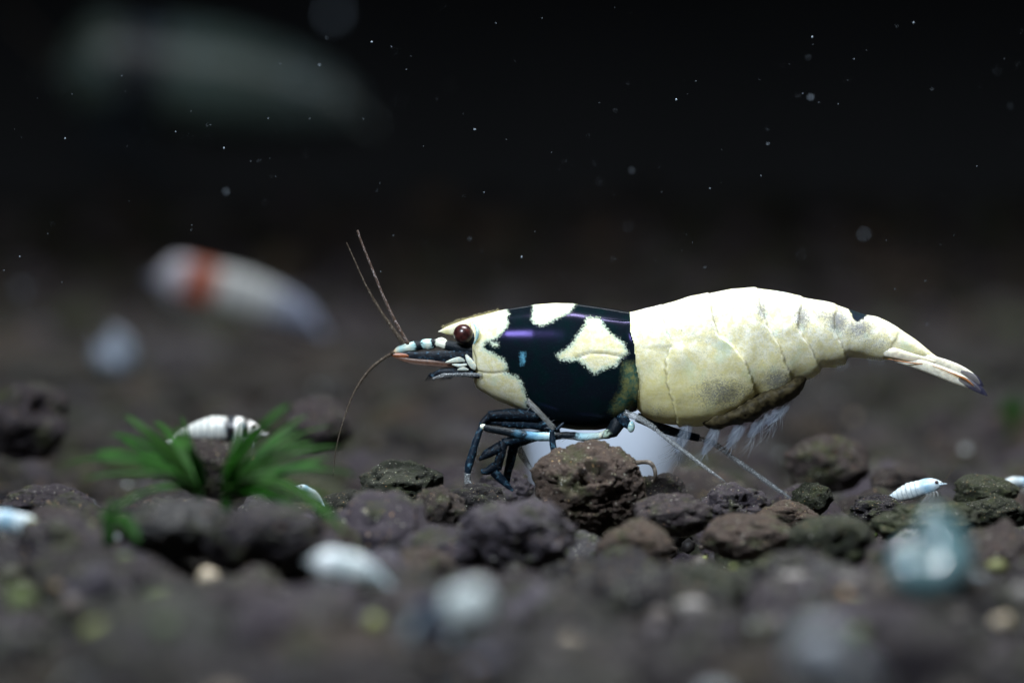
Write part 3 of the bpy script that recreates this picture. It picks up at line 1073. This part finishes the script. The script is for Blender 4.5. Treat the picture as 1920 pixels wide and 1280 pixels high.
# walking legs
def leg(segs, name='leg'):
    """segs: list of (points, radii, material); the first is the part, the rest its joints"""
    first = None
    for i, (pts, rad, mt) in enumerate(segs):
        if first is None:
            first = limb(name, pts, M[mt], [r * 0.85 for r in rad])
        else:
            limb('leg_joint', pts, M[mt], [r * 0.82 for r in rad], first)
    return first


# near foreleg: long horizontal thigh with two white bands, then down to the foot
leg([([(1158, 790, -36), (1148, 806, -46), (1128, 814, -58), (1095, 817, -66), (1062, 814, -70), (1020, 816, -75), (985, 813, -78), (945, 806, -80), (915, 800, -82), (905, 797, -82)],
      (18, 14, 8.5, 9.5, 8.5, 9.5, 9.5, 9, 7.5, 6), 'foreleg'),
     ([(1132, 806, -60), (1125, 814, -64), (1124, 820, -62)], (2, 6, 2), 'cream'),
     ([(910, 794, -82), (905, 797, -83), (900, 801, -82)], (3, 6.5, 4), 'cream'),
     ([(904, 796, -82), (896, 815, -83), (888, 842, -84), (880, 868, -84), (877, 888, -84)], (6, 8, 9, 9, 6), 'dark_limb'),
     ([(878, 884, -84), (878, 900, -83), (886, 914, -82), (902, 921, -80)], (7.5, 8, 5, 1.5), 'clear_limb'),
     ([(874, 882, -86), (880, 898, -88), (894, 912, -88), (908, 922, -86)], (3, 2.6, 2, 0.8), 'clear_limb')])
# second near leg, crossing the carapace then straight down behind the big granule
leg([([(988, 748, -76), (1012, 772, -86), (1038, 800, -92)], (6.5, 6.5, 6), 'faint_limb'),
     ([(1034, 803, -92), (1036, 830, -91), (1043, 862, -90), (1046, 885, -88)], (5.5, 7.5, 7, 5), 'dark_limb'),
     ([(1043, 803, -90), (1050, 796, -88), (1056, 790, -84)], (4, 4, 2), 'dark_limb')])
# folded claw legs of the far side
leg([([(1010, 780, -30), (965, 776, -34), (915, 777, -38)], (13, 14, 9), 'black_limb'),
     ([(918, 778, -38), (906, 790, -40), (900, 805, -42)], (8, 7, 5), 'black_limb')])
leg([([(1040, 800, -20), (985, 792, -24), (940, 792, -28)], (12, 13, 9), 'dark_limb'),
     ([(944, 792, -28), (920, 790, -30), (902, 796, -32)], (8, 7, 4), 'black_limb')])
leg([([(1020, 815, 10), (975, 822, 8), (942, 830, 6)], (11, 11, 9), 'dark_limb'),
     ([(944, 828, 6), (938, 855, 4), (932, 880, 2)], (11, 11, 10), 'black_limb'),
     ([(938, 838, 4), (915, 850, 2), (898, 862, 0)], (13, 11, 3), 'black_limb'),
     ([(930, 874, 2), (915, 882, 0), (902, 884, -2)], (12, 10, 6), 'dark_limb'),
     ([(926, 884, 2), (942, 900, 0), (962, 920, -2)], (11, 10, 3), 'dark_limb')])
leg([([(1030, 812, 40), (990, 825, 42), (962, 835, 44)], (10, 10, 9), 'dark_limb'),
     ([(964, 833, 44), (958, 862, 44), (952, 890, 44), (950, 915, 44)], (11, 11, 9, 5), 'dark_limb')])
leg([([(1050, 808, 60), (1000, 822, 62), (968, 835, 64)], (9, 9, 8), 'dark_limb'),
     ([(968, 832, 64), (982, 860, 62), (1000, 888, 60)], (9, 8, 4), 'clear_limb'),
     ([(996, 882, 60), (1002, 893, 60)], (4, 2), 'tip')])
# hind legs trailing under the belly
leg([([(1164, 778, -44), (1172, 790, -50), (1180, 800, -52)], (15, 12, 6), 'dark_limb'),
     ([(1170, 772, -52), (1200, 784, -60), (1228, 802, -66)], (8.5, 7.5, 6.5), 'clear_limb'),
     ([(1226, 801, -66), (1260, 828, -72), (1300, 858, -76), (1334, 884, -78)], (4.5, 5.5, 4.6, 3.4), 'clear_limb'),
     ([(1332, 882, -78), (1345, 891, -78), (1357, 899, -78)], (3.6, 2.6, 1), 'clear_limb')])
part('leg_knob', MB().ball(B(1182, 798, -54), 9 * PX, 16, 10, (0.8, 0.8, 1.2)), M['pale_limb'])
leg([([(1195, 782, 20), (1250, 806, 26), (1312, 822, 30)], (11, 11, 8), 'dark_limb'),
     ([(1308, 822, 30), (1340, 832, 32), (1366, 851, 34)], (6, 7, 6), 'clear_limb'),
     ([(1364, 850, 34), (1400, 876, 34), (1440, 904, 34), (1468, 924, 32)], (4.6, 5.6, 5.2, 4.0), 'clear_limb'),
     ([(1466, 922, 32), (1480, 932, 32), (1493, 941, 32)], (4.2, 3, 1), 'clear_limb')])
# teeth on the trailing shins
mb = MB()
for (x0, z0, x1, z1, yy, n_) in ((1365, 851, 1490, 938, 34, 40), (1228, 802, 1352, 895, -74, 30)):
    for i in range(n_):
        u = (i + 0.5) / n_
        x, z = x0 + (x1 - x0) * u, z0 + (z1 - z0) * u
        mb.tube([B(x - 2, z + 3, yy), B(x + 1, z + 9, yy)], [0.9 * PX, 0.3 * PX], 4, 1)
for (x0, z0, x1, z1, yy, n_) in ((905, 800, 876, 886, -84, 26), (905, 806, 1125, 824, -78, 34), (940, 832, 930, 880, 2, 14), (985, 750, 1040, 802, -90, 12)):
    for i in range(n_):
        u = (i + rr.random()) / n_
        x, z = x0 + (x1 - x0) * u, z0 + (z1 - z0) * u
        a = rr.uniform(0, 6.28)
        L = rr.uniform(9, 16)
        mb.tube([B(x, z, yy), B(x + math.cos(a) * L, z + math.sin(a) * L, yy - 4)], [0.7 * PX, 0.25 * PX], 4, 1)
o = part('leg_bristles', mb, M['seta'])
o['kind'] = 'stuff'

# brood under the belly and the feathery swimmerets
limb('belly_fold', [(1315, 786, -12), (1340, 788, -12), (1362, 781, -12), (1385, 774, -12), (1405, 766, -12), (1428, 752, -12), (1450, 742, -12), (1475, 730, -12), (1492, 716, -12), (1510, 704, -12)],
     M['egg'], (8, 18, 17, 20, 23, 20, 22, 21, 18, 6), sides=24, sub=6, flat=2.0)
for i, (x, z) in enumerate(((1290, 792), (1345, 796), (1395, 785), (1440, 766), (1480, 745))):
    for s in (-1, 1):
        f_ = limb('swimmeret', [(x, z, s * 26), (x - 10 - 3 * i, z + 28, s * 34), (x - 24 - 5 * i, z + 58 - 2 * i, s * 38)], M['feather'], (9, 12, 3), flat=0.25)
        mb = MB()
        for k in range(26):
            u = rr.random()
            bx, bz = x - 20 * u - 4 * i * u, z + 52 * u
            a = rr.uniform(0.9, 2.2)
            L = rr.uniform(28, 74)
            dx, dz = -math.cos(a) * L * 0.7 - 0.35 * L, math.sin(a) * L * 0.85
            mb.tube([B(bx, bz, s * (30 + 8 * u)), B(bx + dx * 0.5 + 3, bz + dz * 0.45, s * (36 + rr.uniform(-6, 6))),
                     B(bx + dx, bz + dz * 0.75, s * (38 + rr.uniform(-12, 12)))], [0.6 * PX, 0.45 * PX, 0.15 * PX], 4, 2)
        o = mb.build('swimmeret_hairs', M['seta'], f_)
        o['kind'] = 'stuff'
mb = MB()
for (x0, x1, z0, z1, n_) in ((1515, 1540, 706, 690, 9), (1568, 1592, 687, 676, 9), (1625, 1660, 672, 675, 8)):
    for i in range(n_):
        u = i / n_
        x, z = x0 + (x1 - x0) * u, z0 + (z1 - z0) * u
        mb.tube([B(x, z - 3, -20), B(x + rr.uniform(-2, 4), z + rr.uniform(8, 17), -22)], [0.6 * PX, 0.2 * PX], 4, 1)
o = part('belly_hairs', mb, M['seta'])
o['kind'] = 'stuff'

# tail fan
for s in (-1, 1):
    up = limb('tail_fin', [(1656, 664, s * 30), (1672, 661, s * 36), (1700, 668, s * 36), (1730, 674, s * 32), (1752, 678, s * 28)], M['fan'],
              (4, 10, 9, 6, 2), flat=0.5)
    limb('fin_rib', [(1662, 672, s * 36), (1690, 677, s * 42), (1720, 681, s * 40), (1748, 682, s * 34)], M['fan_rust'], (0.7, 1.0, 1.0, 0.5), up)
    bl = limb('tail_fin', [(1680, 674, s * 28), (1715, 681, s * 36), (1750, 692, s * 38), (1790, 708, s * 40), (1820, 722, s * 40), (1836, 733, s * 38)], M['fan'],
              (5, 9, 11, 11, 7, 2), flat=0.28)
    limb('fin_tip', [(1795, 707, s * 42), (1818, 720, s * 44), (1836, 731, s * 42), (1848, 741, s * 40)], M['fan_dark'], (5, 8, 6, 1), bl, flat=0.3)
    limb('fin_rib', [(1745, 684, s * 44), (1780, 698, s * 47), (1805, 709, s * 48), (1822, 722, s * 46)], M['fan_rust'], (0.6, 1.1, 2.2, 0.8), bl)
    b2 = limb('tail_fin', [(1700, 664, s * 14), (1750, 675, s * 18), (1790, 690, s * 20), (1820, 706, s * 20), (1836, 720, s * 18)], M['fan'],
              (5, 8, 10, 8, 2), flat=0.28)
    limb('fin_tip', [(1800, 695, s * 20 - 2), (1825, 708, s * 20 - 2), (1842, 724, s * 18)], M['fan_dark'], (3, 7, 2), b2, flat=0.5)


# ------------------------------------------------------------------ young and distant shrimps
def m_young(name, stops, rough=0.35, sss=0.3):
    t = NT(name)
    oc = t.obj()
    nz = t.noise(oc, 9, 4, 0.6)
    u = t.math('ADD', t.attr('u'), t.math('MULTIPLY', t.math('SUBTRACT', nz, 0.5), 0.09))
    c = t.ramp(u, stops)
    st = t.math('SINE', t.math('MULTIPLY', t.attr('u'), 80))
    c = t.mix(t.math('MULTIPLY', t.sstep(st, 0.6, 1.0), t.math('MULTIPLY', t.sstep(t.attr('u'), 0.66, 0.55), 0.55)), c, (0.16, 0.21, 0.26))
    c = t.mix(t.math('MULTIPLY', t.sstep(t.noise(oc, 22, 3, 0.6), 0.52, 0.68), 0.5), c, (0.16, 0.26, 0.34))
    b = t.bsdf(Base_Color=c, Roughness=rough)
    b.inputs['Subsurface Weight'].default_value = sss
    b.inputs['Subsurface Radius'].default_value = (0.05, 0.05, 0.05)
    b.inputs['Subsurface Scale'].default_value = 0.5
    return t.m


def young(name, label, loc, length, mat, face=1, pitch=0.0, yaw=0.0, bend=0.25, limb_mat='clear_limb', group=None, fat=1.0, blunt=False):
    """shrimp about 1 unit long in its own space: tail at -0.5, head at +0.5, facing +x"""
    e = empty(name, loc)
    e.rotation_euler = Matrix.Rotation(yaw + (0 if face > 0 else math.pi), 3, 'Z').to_euler() if pitch == 0 else \
        (Matrix.Rotation(yaw + (0 if face > 0 else math.pi), 3, 'Z') @ Matrix.Rotation(-pitch, 3, 'Y')).to_euler()
    e.scale = (length,) * 3
    tag(e, label, 'shrimp', group)
    nn, ms = 60, 24
    u = np.linspace(0, 1, nn)
    hgt = np.interp(u, (0, 0.06, 0.15, 0.30, 0.45, 0.60, 0.72, 0.84, 0.92, 1.0), (0.010, 0.030, 0.055, 0.090, 0.115, 0.105, 0.112, 0.098, 0.064, 0.012)) * fat
    if blunt:
        hgt = np.interp(u, (0, 0.06, 0.15, 0.30, 0.45, 0.60, 0.72, 0.84, 0.93, 1.0), (0.03, 0.055, 0.075, 0.092, 0.105, 0.105, 0.110, 0.112, 0.10, 0.03)) * fat
    wdt = hgt * np.interp(u, (0, 0.1, 0.5, 0.9, 1), (1.5, 0.8, 0.78, 0.8, 0.5))
    ridge = 1 + 0.07 * np.abs(np.sin(u * 40)) * (u < 0.62)
    ax = (u - 0.5)
    az = bend * (0.09 - 0.9 * (u - 0.55) ** 2) - np.where(u < 0.25, (0.25 - u) ** 2 * bend * 2.5, 0)
    rings = []
    for i in range(nn):
        for k in range(ms):
            a = 2 * math.pi * k / ms
            rings.append((ax[i], wdt[i] * ridge[i] * math.cos(a), az[i] + hgt[i] * ridge[i] * math.sin(a) * (1.0 if math.sin(a) > 0 else 0.9)))
    mb = MB()
    mb.v = rings
    for i in range(nn - 1):
        for k in range(ms):
            k2 = (k + 1) % ms
            mb.f.append((i * ms + k, (i + 1) * ms + k, (i + 1) * ms + k2, i * ms + k2))
    mb.f.append(tuple(range(ms)))
    mb.f.append(tuple(range((nn - 1) * ms, nn * ms))[::-1])
    o = mb.build('body', mat, e)
    fattr(o.data, 'u', np.repeat(u, ms))

    def at(uu, dy=0.0, dz=0.0):
        return (uu - 0.5, dy, float(np.interp(uu, u, az)) + dz)
    for s in (-1, 1):
        MB().ball(at(0.915, s * 0.055, 0.035), 0.030, 14, 10).build('eye', M['eye'], e)
        MB().tube([at(0.96, s * 0.02, 0), at(1.08, s * 0.05, 0.06), at(1.25, s * 0.12, 0.20)], (0.008, 0.005, 0.002), 6, 4).build('whisker', M['thin_whisker'], e)
        MB().tube([at(0.88, s * 0.03, -0.01), at(1.0, s * 0.025, -0.015), at(1.06, s * 0.03, -0.03)], (0.02, 0.016, 0.004), 6, 3).build('antennule', mat, e)
        for j in range(4):
            uu = 0.84 - 0.055 * j
            MB().tube([at(uu, s * 0.05, -0.07 * fat), at(uu + 0.05, s * 0.12, -0.11 * fat), at(uu + 0.03 - 0.05 * j, s * 0.13, -0.20 * fat)],
                      (0.012, 0.011, 0.004), 6, 3).build('leg', M[limb_mat], e)
        MB().tube([at(0.06, s * 0.01, 0), at(0.0, s * 0.05, -0.02), at(-0.07, s * 0.075, -0.05)], (0.012, 0.028, 0.006), 8, 4, 0.5).build('tail_fin', mat, e)
    return e


W = (0.80, 0.86, 0.88)
pale = m_young('young_white', [(0.0, (0.36, 0.48, 0.56)), (0.35, (0.55, 0.60, 0.58)), (0.62, (0.50, 0.60, 0.64)), (0.75, (0.26, 0.44, 0.56)), (0.9, (0.52, 0.62, 0.66))])
panda = m_young('young_panda', [(0.0, (0.6, 0.6, 0.6)), (0.06, (0.60, 0.62, 0.57)), (0.58, (0.62, 0.63, 0.58)), (0.62, (0.006, 0.006, 0.008)), (0.70, (0.008, 0.006, 0.006)),
                                (0.72, (0.80, 0.80, 0.76)), (0.77, (0.80, 0.80, 0.76)), (0.79, (0.008, 0.007, 0.006)), (0.85, (0.01, 0.008, 0.006)), (0.87, (0.82, 0.8, 0.76))])
redw = m_young('young_red', [(0.0, (0.42, 0.48, 0.70)), (0.22, (0.50, 0.55, 0.72)), (0.34, (0.84, 0.88, 0.88)), (0.62, (0.88, 0.90, 0.88)), (0.68, (0.58, 0.11, 0.025)),
                             (0.81, (0.58, 0.11, 0.025)), (0.88, (0.78, 0.76, 0.86)), (1.0, (0.80, 0.80, 0.90))])
blk = m_young('young_black', [(0.0, (0.42, 0.50, 0.52)), (0.12, (0.5, 0.62, 0.64)), (0.22, (0.02, 0.03, 0.08)), (0.55, (0.012, 0.02, 0.05)), (0.58, (0.82, 0.90, 0.86)), (1.0, (0.82, 0.90, 0.88))])
dimw = m_young('dim_white', [(0.0, (0.045, 0.06, 0.054)), (0.5, (0.075, 0.115, 0.092)), (0.64, (0.075, 0.110, 0.092)), (0.68, (0.02, 0.022, 0.028)), (0.80, (0.02, 0.022, 0.028)), (0.84, (0.06, 0.085, 0.07))])  # pigment darkened to stand in for the weak light at the back


bright = m_young('young_bright', [(0.0, (0.6, 0.75, 0.8)), (0.5, (0.80, 0.86, 0.84)), (0.62, (0.45, 0.55, 0.55)), (0.72, (0.80, 0.86, 0.86)), (1.0, (0.8, 0.85, 0.85))])


def s_(d):
    return PX * d / FD


young('shrimp', 'pale blue young shrimp with its head raised beside the jagged black granule', P(1712, 921, 20.2), 118 * s_(20.2), pale, 1, 0.30, -0.25, 0.10, fat=1.25)
young('shrimp', 'pale young shrimp half out of view behind the purple granule', P(1902, 906, 21.0), 80 * s_(21), pale, 1, 0.0, 0.5, 0.2, fat=1.2)
young('shrimp', 'young shrimp with black banded white head behind the green sprig', P(408, 808, 21.3), 175 * s_(20.9), panda, 1, 0.03, -0.1, 0.22, fat=1.25)
young('shrimp', 'tiny white young shrimp below the long green leaf', P(583, 925, 19.5), 62 * s_(19.5), pale, -1, 0.55, 0.4, 0.15, fat=1.3)
young('shrimp', 'blurred pale blue young shrimp beside the flat glittering granule', P(42, 988, 17.6), 150 * s_(17.6), pale, -1, 0.30, 0.3, 0.2, fat=1.3)
young('shrimp', 'blurred white young shrimp in front of the long green leaf', P(655, 1066, 15.7), 150 * s_(15.7), bright, -1, 0.25, 0.2, 0.1, fat=1.7)
young('shrimp', 'blurred young shrimp with white front and dark blue back in front of the blurred granules', P(845, 1150, 13.9), 200 * s_(13.9), blk, 1, 0.3, -0.7, 0.1, fat=1.8, blunt=True)
young('shrimp', 'red banded white shrimp swimming out of focus above the bed', P(446, 556, 33), 310 * s_(33), redw, -1, 0.26, 0.15, 0.10, fat=1.3, blunt=True)
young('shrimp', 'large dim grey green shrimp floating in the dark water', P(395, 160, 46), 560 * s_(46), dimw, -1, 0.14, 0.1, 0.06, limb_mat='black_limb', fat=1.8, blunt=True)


# ------------------------------------------------------------------ snails
def m_snail(name, c1, c2, rough=0.12):
    t = NT(name)
    nz = t.noise(t.obj(), 4, 4)
    b = t.bsdf(Base_Color=t.mix(t.sstep(nz, 0.35, 0.65), c1, c2), Roughness=rough)
    b.inputs['Coat Weight'].default_value = 0.6
    b.inputs['Coat Roughness'].default_value = 0.1
    return t.m


def snail(label, loc, size, mat, yaw=0.0):
    e = empty('snail', loc)
    e.scale = (size,) * 3
    e.rotation_euler = (0, 0, yaw)
    tag(e, label, 'snail')
    mb = MB()
    pts, rad = [], []
    turns = 3.2
    for i in range(90):
        a = i / 89 * turns * 2 * math.pi
        g = math.exp(0.16 * (a - turns * 2 * math.pi))
        pts.append((0.52 * g * math.cos(a), 0.42 * g * math.sin(a) * 0.9 - 0.30 * (1 - g), 0.42 + 0.52 * g * math.sin(a) * 0.75))
        rad.append(0.42 * g)
    mb.tube(pts, rad, 20, 1)
    mb.build('shell', mat, e)
    MB().tube([(-0.9, 0, 0.0), (-0.4, 0, 0.06), (0.2, 0, 0.08), (0.8, 0, 0.05), (1.0, 0, 0.03)], (0.03, 0.16, 0.2, 0.16, 0.06), 12, 4).build('foot', M['root'], e)
    for s in (-1, 1):
        MB().tube([(0.85, s * 0.08, 0.1), (1.05, s * 0.18, 0.22)], (0.03, 0.01), 6, 1).build('feeler', M['root'], e)
    return e


sn1 = m_snail('snail_teal', (0.09, 0.17, 0.18), (0.16, 0.26, 0.28))
sn2 = m_snail('snail_pale', (0.80, 0.86, 0.92), (0.70, 0.80, 0.92), 0.3)
snail('blurred teal snail with a glossy shell in front of the broad olive granule', P(1722, 1112, 14.9), 0.21, sn1, 0.3)
snail('blurred pale blue snail shell low in front of the blurred granules', P(1580, 1312, 11.9), 0.14, sn2, 2.0)
snail('blurred blue grey snail resting on the bed below the red banded shrimp', P(200, 694, 31), 0.22, m_snail('snail_slate', (0.20, 0.26, 0.34), (0.32, 0.40, 0.52)), 0.4)


# ------------------------------------------------------------------ green sprigs
def leaf_mesh(p0, p1, wid, lift, rr_):
    """blade with thickness from base to tip, arched"""
    p0, p1 = Vector(p0), Vector(p1)
    ax = p1 - p0
    L = ax.length
    t_ = ax.normalized()
    side = t_.cross(Vector((0.25 * rr_.uniform(-1, 1), -0.8, 0.6))).normalized()
    nrm = side.cross(t_).normalized()
    mb = MB()
    nseg = 12
    for i in range(nseg + 1):
        u = i / nseg
        c = p0 + ax * u + Vector((0, 0, lift * L * 4 * u * (1 - u) * 0.5)) + nrm * (0.05 * L * math.sin(u * 3))
        ww = wid * (0.25 + 1.3 * u ** 0.6 * (1 - u) ** 0.75) * (1 if i < nseg else 0.05)
        th_ = wid * 0.10
        for (a, b) in ((-1, 0.0), (-0.5, 1.0), (0, 0.5), (0.5, 1.0), (1, 0.0), (0.5, -1), (0, -1.6), (-0.5, -1)):
            mb.v.append(tuple(c + side * (a * ww) + nrm * (b * th_ + abs(a) * ww * 0.25)))
    for i in range(nseg):
        for k in range(8):
            k2 = (k + 1) % 8
            mb.f.append((i * 8 + k, i * 8 + k2, (i + 1) * 8 + k2, (i + 1) * 8 + k))
    mb.f.append(tuple(range(8))[::-1])
    mb.f.append(tuple(nseg * 8 + k for k in range(8)))
    return mb


def sprig(label, base, d, leaves, name='plant_sprig', seed=1):
    b = P(base[0], base[1], d)
    e = empty(name, b)
    inv = Matrix.Translation(-b)
    tag(e, label, 'plant')
    r_ = random.Random(seed)
    MB().tube([b + Vector((0, 0, -0.06)), b, b + Vector((0.01, 0, 0.08))], (0.02, 0.018, 0.01), 8, 3).build('stem', M['leaf'], e, inv)
    for (x, z, wpx, dd, lift) in leaves:
        tip = P(x, z, d + dd)
        off = Vector((r_.uniform(-0.02, 0.02), r_.uniform(-0.03, 0.03), r_.uniform(-0.01, 0.05)))
        leaf_mesh(b + off, tip, wpx * s_(d) * 0.50, lift, r_).build('leaf', M['leaf'], e, inv)
    return e


LL = [(232, 778, 26, 0.1, 0.1), (262, 800, 30, -0.1, 0.12), (290, 792, 22, 0.35, 0.1), (205, 815, 16, 0.2, 0.15), (165, 862, 15, 0.0, 0.12), (120, 872, 12, 0.2, 0.15),
      (150, 900, 12, -0.1, 0.1), (205, 958, 14, -0.35, 0.08), (250, 930, 16, -0.3, 0.05), (330, 800, 20, 0.3, 0.06), (352, 835, 30, -0.15, 0.05), (318, 850, 24, -0.25, 0.0),
      (265, 880, 20, -0.2, 0.1), (340, 780, 14, 0.5, 0.02)]
RL = [(545, 758, 30, -0.05, 0.16), (500, 792, 30, -0.2, 0.1), (470, 810, 26, 0.2, 0.0), (578, 778, 16, 0.3, 0.1), (560, 800, 22, 0.15, 0.06), (590, 830, 20, 0.3, 0.1),
      (640, 838, 16, 0.3, 0.1), (670, 892, 16, 0.2, 0.12), (610, 870, 24, 0.0, 0.08), (648, 1000, 34, -0.7, 0.10), (600, 985, 26, -0.5, 0.06), (560, 940, 22, -0.3, 0.05),
      (520, 860, 28, -0.2, 0.05), (540, 890, 26, 0.0, 0.04), (455, 790, 18, 0.3, 0.0), (625, 800, 12, 0.5, 0.1), (488, 850, 22, -0.3, 0.0)]
rp = random.Random(9)
for _ in range(6):
    LL.append((rp.uniform(170, 370), rp.uniform(795, 930), rp.uniform(12, 22), rp.uniform(-0.4, 0.6), rp.uniform(0, 0.15)))
    RL.append((rp.uniform(440, 640), rp.uniform(790, 950), rp.uniform(14, 24), rp.uniform(-0.4, 0.6), rp.uniform(0, 0.15)))
sprig('bright green leafy sprig rooted in front of the black headed young shrimp\'s tail', (372, 930), 17.9, LL, seed=3)
sprig('dark green leafy sprig with one long leaf reaching down over the granules', (425, 935), 17.8, RL, seed=4)
sprig('small blurred green shoot on the bed far behind the shrimp\'s tail', (1895, 800), 27, [(1880, 745, 34, 0, 0), (1925, 750, 30, 0.3, 0), (1865, 770, 26, 0.2, 0.1), (1905, 735, 26, 0, 0)], seed=5)
sprig('single short green shoot lying on the blurred granules', (205, 985), 17.2, [(262, 1018, 34, -0.2, 0.2), (190, 968, 16, 0.2, 0.1), (240, 985, 18, 0.1, 0.1)], seed=6)

# curled root fibre on the largest granule
mb = MB().tube([P(1188, 868, 19.75), P(1204, 866, 19.72), P(1218, 867, 19.7), P(1226, 876, 19.7), P(1229, 890, 19.7), P(1226, 902, 19.72), P(1221, 900, 19.72)],
               [0.010, 0.008, 0.009, 0.008, 0.008, 0.006, 0.003], 8, 5)
tag(mb.build('root_fibre', M['root']), 'short curled brown root fibre hooked on the largest pitted granule', 'root')

# ------------------------------------------------------------------ motes drifting in the water
V, F = [], []
base = 0
v1 = ICO[2][0]
rs2 = random.Random(21)
MOTES = [(627, 30, 12.9, 0.012), (40, 545, 32, 0.022), (1515, 108, 18.5, 0.003), (599, 122, 19.2, 0.0035), (890, 243, 19.7, 0.0035), (1268, 187, 20, 0.0035), (1523, 70, 20, 0.004),
         (1713, 43, 19.6, 0.004), (697, 79, 20, 0.0035), (978, 482, 19.6, 0.004), (122, 260, 20, 0.003), (420, 278, 20, 0.0035), (37, 481, 20, 0.003), (1620, 440, 17, 0.005),
         (424, 360, 18.2, 0.004), (1520, 183, 18.4, 0.004), (1185, 320, 18.3, 0.004), (1440, 270, 19.2, 0.003)]
for _ in range(230):
    MOTES.append((rs2.uniform(0, 1920), rs2.uniform(0, 700), rs2.choice((rs2.uniform(19.4, 20.5), rs2.uniform(17, 23), rs2.uniform(15.5, 28))), rs2.choice((0.0007, 0.0009, 0.0011, 0.0014, 0.0018))))
for (px, py, d, r) in MOTES:
    c = P(px, py, d)
    V.append(v1 * r * np.array([rs2.uniform(0.7, 1.4), 1, rs2.uniform(0.7, 1.4)]) + np.array(c[:]))
    F.append(ICO[2][1] + base)
    base += len(v1)
me = bpy.data.meshes.new('water_motes')
me.from_pydata(np.concatenate(V).tolist(), [], np.concatenate(F).tolist())
tag(link('water_motes', me, M['dust']), 'pale specks of dust drifting in the dark water', 'dust', kind='stuff')
print('granules', len(single), 'rest', len(rest))
